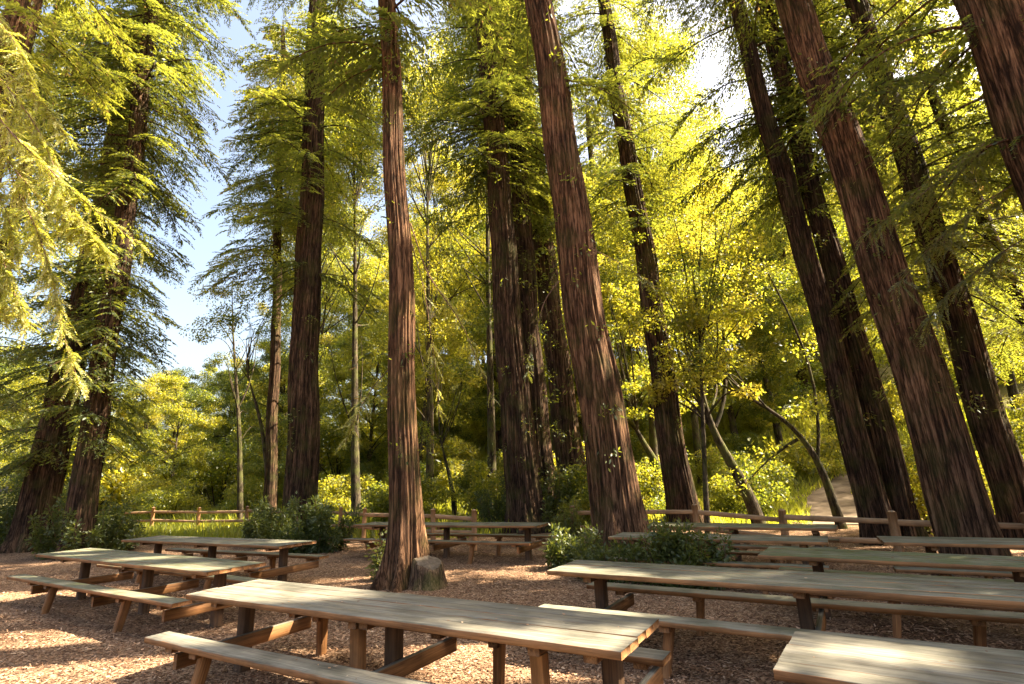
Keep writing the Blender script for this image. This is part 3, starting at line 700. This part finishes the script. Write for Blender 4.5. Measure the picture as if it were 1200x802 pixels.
def hanging_branch():
    g = np.random.default_rng(9); Y = 5.6
    root = at_y(-130, -60, Y + 3.2)
    o = thing('hanging_branch', tuple(root), 'bright sunlit redwood branch hanging in at the left edge', 'branch')
    wood = Acc(); out = []
    mains = [[(-130, -60, 3.2), (-60, 40, 1.2), (0, 145, 0), (75, 215, 0), (130, 262, .1), (178, 296, .2)],
             [(-60, 40, 1.2), (0, 90, .6), (45, 150, .3), (70, 215, .2), (80, 270, .15)],
             [(-60, 40, 1.2), (-10, 140, .5), (20, 220, .2), (50, 280, .1), (62, 330, 0), (75, 400, 0), (95, 455, 0)],
             [(-80, 30, 1.6), (-40, 60, .9), (10, 85, .5), (50, 120, .3), (80, 165, .3)],
             [(-90, 100, .9), (-40, 200, .5), (0, 290, .3), (20, 350, .2), (30, 390, .2)],
             [(-60, 60, 1.0), (0, 180, .2), (60, 250, 0), (100, 275, 0), (128, 300, 0)],
             [(-60, -40, 1.5), (-10, 10, .9), (25, 60, .5), (40, 110, .4)],
             [(-60, 40, 1.4), (0, 120, .7), (30, 190, .5), (40, 260, .4), (50, 310, .3)],
             [(-90, 60, 1.2), (-30, 160, .7), (10, 250, .5), (22, 300, .4)],
             [(-60, 70, .9), (-10, 130, .4), (50, 190, .1), (90, 250, 0), (105, 275, 0)], [(-50, 90, 1.1), (0, 110, .8), (55, 175, .6), (62, 240, .5)], [(-90, 120, .8), (-50, 240, .3), (-10, 330, .2), (8, 372, .2)]]
    spray_along(mains, Y, root, g, 105, (.12, .36), .045, .68, wood, out, sparse0=True)
    link('branch_wood', wood.mesh('branch_wood', M_twig, True), o)
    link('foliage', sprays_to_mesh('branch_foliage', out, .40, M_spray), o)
hanging_branch()
def low_branch(tree, mains, Y, n, l2r, leafL, tint, mat, seed, wr=.3):
    g = np.random.default_rng(seed); wood = Acc(); out = []; org = np.array(tree.location)
    spray_along(mains, Y, org, g, n, l2r, leafL, tint, wood, out, .25, .012)
    w = link('drooping_branch', wood.mesh('drooping_branch', M_twig, True), tree)
    link('foliage', sprays_to_mesh('drooping_foliage', out, wr, mat), w)
low_branch(T_C, [[(481, 262, .1), (500, 320, -.2), (522, 352, -.4), (545, 388, -.5), (562, 430, -.5), (578, 468, -.5)],
                 [(481, 280, .1), (495, 330, -.2), (505, 390, -.3), (512, 440, -.3), (514, 486, -.3)],
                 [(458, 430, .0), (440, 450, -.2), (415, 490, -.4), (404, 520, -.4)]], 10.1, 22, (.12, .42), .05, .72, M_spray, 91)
low_branch(T_F, [[(655, 330, 0), (640, 350, -.2), (622, 400, -.5), (618, 440, -.5)], [(690, 290, -.5), (730, 310, -.9), (760, 330, -1.2)]], 12.0, 14, (.15, .45), .06, .6, M_red, 92)
low_branch(T_M, [[(1215, 120, .2), (1140, 180, .3), (1070, 235, .5), (1005, 280, .6)], [(1215, 200, .2), (1150, 240, .3), (1090, 295, .4), (1050, 335, .5)],
                 [(1215, 20, .4), (1130, 60, .5), (1060, 95, .7), (1010, 130, .8)], [(1215, 270, .3), (1170, 300, .4), (1120, 340, .5), (1090, 372, .5)]], 7.8, 46, (.2, .75), .055, .42, M_red, 93, .32)

# ------------------------------------------------------------------ stump
def stump():
    b = at_z(502, 688, 0); b[2] = float(gz(b[0], b[1])); g = np.random.default_rng(21)
    o = thing('tree_stump', tuple(b), 'weathered cut stump leaning against the slim redwood', 'stump')
    n = 72; th = np.linspace(0, 2 * pi, n, endpoint=False); zs = np.array([-.12, 0, .06, .13, .21, .29, .355, .392, .405])
    ph = g.uniform(0, 6.28, 6); V = []
    for i, z in enumerate(zs):
        r = .26 * (1 + .35 * math.exp(-max(z, 0) / .12)) * (1 + .07 * np.sin(3 * th + ph[0]) + .05 * np.sin(7 * th + ph[1] + z * 3) + .03 * np.sin(17 * th + ph[2] + 2 * z) + .02 * np.sin(29 * th + ph[3]))
        if i == 6: r = r * .975
        if i == 7: r = r * .92
        if i == 8: r = r * .82
        zz = np.full(n, z) + (.10 * np.cos(th - 2.2) * (z > .2) * (z / .45) + .012 * np.sin(5 * th + ph[4]) * (z > .3))
        V.append(np.stack([r * np.cos(th), r * np.sin(th), zz], -1))
    k = n; m = len(zs); i = np.arange(m - 1)[:, None] * k; j = np.arange(k)[None, :]; j2 = (j + 1) % k
    F = np.stack([i + j, i + j2, i + k + j2, i + k + j], -1).reshape(-1, 4)
    link('bark', mesh_np('stump_bark', np.concatenate(V), F, M_stump, smooth=True), o)
    # sawn face: rings of quads towards the middle
    top = V[-1]; c = top.mean(0) + np.array([0, 0, -.004]); rings = [c + (top - c) * s + np.array([0, 0, .004]) * g.normal(0, 1, (n, 1)) * (s < .99) for s in (1, .85, .7, .55, .4, .25, .1, .01)]
    F2 = []
    for a in range(7): F2.append(np.stack([a * n + np.arange(n), a * n + (np.arange(n) + 1) % n, (a + 1) * n + (np.arange(n) + 1) % n, (a + 1) * n + np.arange(n)], -1))
    link('sawn_face', mesh_np('stump_face', np.concatenate(rings), np.concatenate(F2), M_cut, smooth=True), o)
M_stump = bark_mat('stump_bark', (0.035, 0.022, 0.014), (0.125, 0.08, 0.05), (0.24, 0.17, 0.11), 12, 1.4, 1.0, 0.5, .04)
M_cut = simple_noise_mat('sawn_wood', [(0.3, (0.07, 0.055, 0.038)), (0.6, (0.16, 0.125, 0.09)), (0.8, (0.25, 0.20, 0.15))], 9)
stump()

# ------------------------------------------------------------------ picnic tables
def plank(acc, x0, x1, y0, y1, z0, z1, g, n=14, warp=.004, bev=.006, tint=None, ends=.01):
    """a sawn board along X with chamfered edges and a slight warp"""
    e0 = g.uniform(-ends, ends); e1 = g.uniform(-ends, ends); xs = np.linspace(x0 + e0, x1 + e1, n)
    pr = np.array([(y0 + bev, z1), (y1 - bev, z1), (y1, z1 - bev), (y1, z0 + bev), (y1 - bev, z0), (y0 + bev, z0), (y0, z0 + bev), (y0, z1 - bev)])
    ph = g.uniform(0, 6.28, 4); f = (xs - x0) / (x1 - x0)
    dz = warp * (np.sin(f * 3 + ph[0]) + .5 * np.sin(f * 8 + ph[1])); dy = min(warp, .0016) * .5 * np.sin(f * 4 + ph[2])
    V = np.zeros((n, 8, 3)); V[:, :, 0] = xs[:, None]; V[:, :, 1] = pr[None, :, 0] + dy[:, None]; V[:, :, 2] = pr[None, :, 1] + dz[:, None]
    V[:, :, 1] += np.where(np.arange(8) % 8 < 2, 0, 1)[None, :] * g.normal(0, .0012, (n, 1)) ; V[:, (0, 1, 2, 7), 2] += g.normal(0, .0008, (n, 4))
    V = V.reshape(-1, 3); i = np.arange(n - 1)[:, None] * 8; j = np.arange(8)[None, :]; j2 = (j + 1) % 8
    F = np.stack([i + j, i + j2, i + 8 + j2, i + 8 + j], -1).reshape(-1, 4)
    c = [(0, 1, 2, 7), (7, 2, 3, 6), (6, 3, 4, 5)]; L = (n - 1) * 8
    cf = [[a for a in q] for q in c] + [[L + a for a in q[::-1]] for q in c]
    acc.add(V, np.concatenate([F, np.array(cf)]), g.uniform(.15, .95) if tint is None else tint)

def beam(acc, A, B, w, h, g, w2=None, h2=None, up=(0, 0, 1), bev=.005, n=4, tint=None):
    """squared timber from A to B, width w across, height h; grain runs along it"""
    A = np.array(A, float); B = np.array(B, float); d = nrm(B - A); s = nrm(np.cross(d, up)); u = np.cross(s, d)
    L = np.linalg.norm(B - A); w2 = w2 or w; h2 = h2 or h; V = []; G = []
    for f in np.linspace(0, 1, n):
        a, b = (w + (w2 - w) * f) / 2, (h + (h2 - h) * f) / 2
        for (p, q) in ((-a + bev, b), (a - bev, b), (a, b - bev), (a, -b + bev), (a - bev, -b), (-a + bev, -b), (-a, -b + bev), (-a, b - bev)):
            V.append(A + d * L * f + s * p + u * q); G.append((L * f, p, q))
    V = np.array(V); i = np.arange(n - 1)[:, None] * 8; j = np.arange(8)[None, :]; j2 = (j + 1) % 8
    F = np.stack([i + j, i + j2, i + 8 + j2, i + 8 + j], -1).reshape(-1, 4)
    c = [(0, 1, 2, 7), (7, 2, 3, 6), (6, 3, 4, 5)]; Lq = (n - 1) * 8
    cf = [list(q) for q in c] + [[Lq + a for a in q[::-1]] for q in c]
    acc.add(V, np.concatenate([F, np.array(cf)]), g.uniform(.2, .9) if tint is None else tint, np.array(G))

TW, BO, BW = .81, .12, .23
def one(parent, name, mat, build, moss=0.0):
    a = Acc(); build(a); o = link(name, a.mesh(name, mat), parent); o['moss'] = float(moss); return o

def picnic_table(label, x, y, ang, L, z=None, seed=0, sup=None, legs=None, moss=0.0, extra=(), post_mat=None, benches=(1, 1), nplank=5):
    g = np.random.default_rng(900 + seed)
    cx = x + .5 * L * cos(ang); cyy = y + .5 * L * sin(ang)
    z = float(gz(cx, cyy)) if z is None else z
    o = thing('picnic_table', (x, y, z), label, 'picnic table', 'long picnic tables', ang)
    sup = sup or (.12 * L, .5 * L, .9 * L); legs = legs or (.27 * L, .74 * L); pm = post_mat or M_post
    def top(a):
        w = TW / nplank
        for i in range(nplank): plank(a, 0, L, i * w + .0008, (i + 1) * w - .0008, .715, .762 + g.uniform(-.0012, .0012), g, 44, .0025, .003, None, .004)
    one(o, 'tabletop', M_wood, top, moss)
    for k, (y0, y1) in enumerate(((-BO - BW, -BO), (TW + BO, TW + BO + BW))):
        if not benches[k]: continue
        def seat(a):
            plank(a, .03, L - .03, y0, y1, .415, .462, g, 44, .005)
            for s in sup: beam(a, (s, y0 + .02, .392), (s, y1 - .02, .392), .10, .045, g)
        one(o, 'bench_seat', M_wood, seat, moss)
        yc = (y0 + y1) / 2; sg = -1 if k == 0 else 1
        for s in legs:
            one(o, 'bench_leg', M_wood, lambda a: (beam(a, (s + .02, yc - sg * .02, .413), (s - .05, yc + sg * .05, -.08), .095, .08, g, .085, .07, up=(1, 0, 0)), beam(a, (s, y0 + .015, .390), (s, y1 - .015, .390), .095, .045, g)))
    for s in sup:
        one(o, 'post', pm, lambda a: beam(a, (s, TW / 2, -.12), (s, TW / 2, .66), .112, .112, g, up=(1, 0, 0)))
        one(o, 'cleat', M_wood, lambda a: beam(a, (s, .05, .687), (s, TW - .05, .687), .09, .052, g))
        one(o, 'cross_brace', M_wood, lambda a: beam(a, (s + .09, -BO - BW + .04, .305), (s + .09, TW + BO + BW - .04, .305), .05, .125, g))
    for s, t in extra:
        one(o, 'prop_leg', M_wood, lambda a: (beam(a, (s, t, .66), (s + .04, t - .02, -.1), .10, .09, g, .09, .08, up=(1, 0, 0)), beam(a, (s, t - .07, .687), (s, t + .22, .687), .085, .052, g)))
    return o
D2 = pi / 180
picnic_table('nearest full table with a sunlit right end, in the middle foreground', -3.33, 5.67, -29.93 * D2, 4.5, 0, 1, (.40, 2.38, 4.28), (.78, 3.0), extra=((2.28, .1), (3.9, .1)))
picnic_table('left table whose near bench reaches the left edge of the picture', -8.48, 9.81, -31.36 * D2, 5.37, 0, 2, (.95, 3.1, 5.0), (1.6, 3.95), moss=.45)
picnic_table('back left table in front of the dark bush and rail fence', -8.60, 12.03, -28.26 * D2, 5.07, 0, 3, (.7, 2.6, 4.7), (1.4, 3.6), moss=.25)
picnic_table('long dappled table in front of the undergrowth, right of the middle', .292, 6.244, -31.1 * D2, 5.2, 0, 4, (.45, 2.45, 4.7), (1.35, 3.75), moss=.2)
picnic_table('table cut off by the bottom right corner, sunlit on top', 1.28, 3.06, -34.7 * D2, 4.9, 0, 5)
picnic_table('moss green table behind the long dappled table', 2.96, 7.03, -34.5 * D2, 4.9, -.03, 6, moss=.7)
picnic_table('far table behind the slim redwood and stump', -4.14, 13.87, -25.3 * D2, 5.0, 0, 7, (.6, 2.5, 4.6), (1.3, 3.55), moss=.3)
def from_end(px, py, ang, L, z):
    p = at_z(px, py, z + .76); return p[0] - L * cos(ang), p[1] - L * sin(ang)
xa, ya = from_end(970, 636, -30 * D2, 3.4, -.08)
picnic_table('table half hidden by the leafy bush, its right end behind the mossy table', xa, ya, -30 * D2, 3.4, -.08, 8, moss=.3)
xc, yc_ = from_end(980, 620, -32 * D2, 3.6, -.09)
picnic_table('furthest table on the right, close in front of the rail fence', xc, yc_, -32 * D2, 3.6, -.09, 9, moss=.5)
pb = at_z(1036, 636, .68)
picnic_table('table at the right edge in front of the thickest leaning trunk', pb[0], pb[1], -27 * D2, 4.9, -.08, 10, moss=.3)

# ------------------------------------------------------------------ rail fences
def fence(label, posts, rails=(.80, .42), seed=0, hgt=.98, broken=()):
    g = np.random.default_rng(seed); b0 = posts[0]
    o = thing('rail_fence', (b0[0], b0[1], float(gz(*b0))), label, 'fence'); org = np.array([b0[0], b0[1], float(gz(*b0))])
    pts = [np.array([x, y, float(gz(x, y))]) - org for x, y in posts]
    for p in pts:
        def bp(a):
            t = g.normal(0, .015, 2)
            beam(a, p + np.array([0, 0, -.2]), p + np.array([t[0], t[1], hgt]), .15, .13, g, .14, .12, up=(1, .3, 0), bev=.02)
            beam(a, p + np.array([t[0], t[1], hgt - .001]), p + np.array([t[0], t[1], hgt + .03]), .13, .11, g, .07, .06, up=(1, .3, 0), bev=.02)
        one(o, 'post', M_fence, bp)
    for i, (a_, b_) in enumerate(zip(pts[:-1], pts[1:])):
        if i in broken: continue
        for r in rails:
            def br(a):
                j = g.normal(0, .02, 2); s = (b_ - a_) * .0
                beam(a, a_ + np.array([0, 0, r + j[0]]), b_ + np.array([0, 0, r + j[1]]), .07, .115, g, .06, .10, bev=.02, n=6)
            one(o, 'rail', M_fence, br)
    return o
def fp(px, py, g, hgt=1.0):
    p = at_z(px, py, hgt + g); return (p[0], p[1])
left = [fp(60, 599, .0), fp(120, 597, .0), fp(180, 595, .0), fp(234, 594, .0), fp(290, 593.5, .0), fp(345, 594, 0), fp(400, 595, 0), fp(427, 595.5, 0), fp(508, 597.5, 0), fp(555, 597, 0)]
fence('split rail fence running along the sunny meadow on the left', left, seed=31)
right = [fp(670, 592, 0), fp(738, 593, -.05), fp(815, 593.5, -.1), fp(915, 598, -.13), fp(1045, 601, -.14), fp(1200, 602, -.15), fp(1330, 603, -.15)]
fence('brown rail fence running behind the tables on the right', right, seed=32)
fence('short rail fence beside the dirt path, beyond the right fence', [(16.2, 24), (19.5, 25.5)], seed=33, hgt=1.05)

# ------------------------------------------------------------------ ground, path, chips, grass
def build_ground():
    gx = np.concatenate([np.linspace(-160, -30, 20)[:-1], np.linspace(-30, 30, 180), np.linspace(30, 160, 20)[1:]])
    gy = np.concatenate([np.linspace(-60, -4, 10)[:-1], np.linspace(-4, 40, 150), np.linspace(40, 220, 30)[1:]])
    X, Y = np.meshgrid(gx, gy, indexing='ij'); Z = gz(X, Y)
    rough = np.random.default_rng(3).normal(0, .006, X.shape); Z = Z + rough * (np.hypot(X, Y) < 30)
    V = np.stack([X, Y, Z], -1).reshape(-1, 3); n, m = X.shape
    i = np.arange(n - 1)[:, None] * m; j = np.arange(m - 1)[None, :]
    F = np.stack([i + j, i + m + j, i + m + j + 1, i + j + 1], -1).reshape(-1, 4)
    fence_y = np.interp(X, [-30, -18, -12, -5, 0, 2, 5, 8, 12, 30], [28, 25.5, 22, 18.5, 17.5, 16, 13.5, 11, 8, 8])
    gr = smooth01((Y - fence_y + 1.5) / 3) * (.85 * smooth01((2 - X) / 8) + .8 * smooth01((X - 2) / 8) * smooth01((Y - 16) / 6))
    me = mesh_np('ground', V, F, M_ground, smooth=True, extra={'green': gr.reshape(-1)})
    o = link('ground', me); o['kind'] = 'structure'
build_ground()

def path_sheet():
    c = smooth_path([(11.2, 18.5, 0), (13.2, 22, 0), (14.8, 25, 0), (18.5, 28, 0)], 40); V = []
    for k, p in enumerate(c):
        t = nrm(np.gradient(c, axis=0)[k]); s = np.array([t[1], -t[0], 0]); w = 1.7 + .3 * sin(k * .9)
        for f in np.linspace(-1, 1, 9):
            q = p + s * f * w; V.append((q[0], q[1], float(gz(q[0], q[1])) + .03 - .02 * abs(f)))
    i = np.arange(39)[:, None] * 9; j = np.arange(8)[None, :]
    F = np.stack([i + j, i + j + 1, i + 9 + j + 1, i + 9 + j], -1).reshape(-1, 4)
    o = link('dirt_path', mesh_np('dirt_path', np.array(V), F, M_path, smooth=True)); o['kind'] = 'structure'
path_sheet()

def chips():
    g = np.random.default_rng(77); n = 130000
    d = 2.2 + 15 * g.random(n) ** 1.35; a = R(1) * g.uniform(-50, 50, n); x = d * np.sin(a); y = d * np.cos(a)
    P = np.stack([x, y, gz(x, y) + g.uniform(.002, .016, n)], -1); az = g.uniform(0, 6.28, n)
    D = np.stack([np.cos(az), np.sin(az), g.normal(0, .22, n)], -1); N = np.stack([g.normal(0, .3, n), g.normal(0, .3, n), np.ones(n)], -1)
    L = g.uniform(.012, .042, n) * (1 + .5 * (d > 7)); tw = g.random(n) < .02; L = np.where(tw, g.uniform(.08, .26, n), L); Sd = nrm(np.cross(D, N)); D = nrm(D); w = np.where(tw, .0025, g.uniform(.003, .009, n))[:, None]
    V = np.stack([P - Sd * w, P + Sd * w, P + D * L[:, None] + Sd * w * .8, P + D * L[:, None] - Sd * w * .8], 1).reshape(-1, 3)
    V[:, 2] += .006
    t = np.where(tw, .05, np.clip(g.beta(1.6, 2.0, n), 0, 1))
    o = link('wood_chips', mesh_np('wood_chips', V, np.arange(4 * n).reshape(-1, 4), M_chips, np.repeat(t, 4)))
    o['kind'] = 'stuff'; o['label'] = 'loose reddish wood chips and duff covering the picnic ground'; o['category'] = 'wood chips'
chips()

def grass():
    g = np.random.default_rng(78); n = 190000
    x = g.uniform(-32, 28, n); y = g.uniform(15, 48, n)
    fy = np.interp(x, [-32, -18, -12, -5, 0, 3, 8, 28], [24, 20.5, 18.5, 17.2, 17.8, 18, 19, 20])
    pth = np.interp(y, [18, 22, 25, 28, 29], [11.2, 13.2, 14.8, 18.5, 40])
    patch = np.sin(x * .9) * np.sin(y * .8 + 1) + .6 * np.sin(x * 2.3 + 2) * np.sin(y * 1.9)
    k = (y > fy + .5 * patch) & (abs(x - pth) > 1.7) ; x, y, patch = x[k], y[k], patch[k]; n = len(x)
    P = np.stack([x, y, gz(x, y)], -1)
    D = np.stack([g.normal(0, .35, n), g.normal(0, .35, n), np.ones(n)], -1); N = np.stack([g.normal(0, 1, n), g.normal(0, 1, n), np.zeros(n)], -1)
    L = g.uniform(.15, .5, n) * (1 + .25 * patch) * (1 + .5 * (y > fy[k] + 7)); V, F, T = leaves(P, D, N, L, .035 + .03 * g.random(n), np.clip(.5 + .2 * patch + g.normal(0, .2, n), 0, 1))
    o = link('meadow_grass', mesh_np('meadow_grass', V, F, M_grass, T)); o['kind'] = 'stuff'
    o['label'] = 'tall bright yellow green grass of the sunny meadow'; o['category'] = 'grass'
grass()

def litter():
    g = np.random.default_rng(55); PP = []
    for o in [o for o in bpy.data.objects if o.name.startswith('picnic_table')]:
        a = o.rotation_euler[2]; u = np.array([cos(a), sin(a), 0]); v = np.array([-sin(a), cos(a), 0]); b = np.array(o.location)
        tops = [c for c in o.children if c.name.startswith('tabletop')]; L = max(q.co.x for q in tops[0].data.vertices)
        for n, t0, t1, z in ((46, .03, TW - .03, .7655), (14, -BO - BW + .02, -BO - .02, .4675), (14, TW + BO + .02, TW + BO + BW - .02, .4675)):
            s = g.uniform(.1, L - .1, n) ; t = g.uniform(t0, t1, n); s = np.where(g.random(n) < .5, s, s * .3 + .5 * L * g.random())
            PP.append(b + u * s[:, None] + v * t[:, None] + np.array([0, 0, z]))
    P = np.concatenate(PP); n = len(P); az = g.uniform(0, 6.28, n)
    D = np.stack([np.cos(az), np.sin(az), g.normal(.06, .05, n)], -1); N = np.stack([g.normal(0, .2, n), g.normal(0, .2, n), np.ones(n)], -1)
    L = g.uniform(.012, .045, n); V, F, T = leaves(P, D, N, L, L * g.uniform(.12, .5, n), g.uniform(.1, 1, n), .1)
    o = link('leaf_litter', mesh_np('leaf_litter', V, F, M_chips, T)); o['kind'] = 'stuff'
    o['label'] = 'small dry leaves and needles fallen on the table tops and benches'; o['category'] = 'leaf litter'
litter()
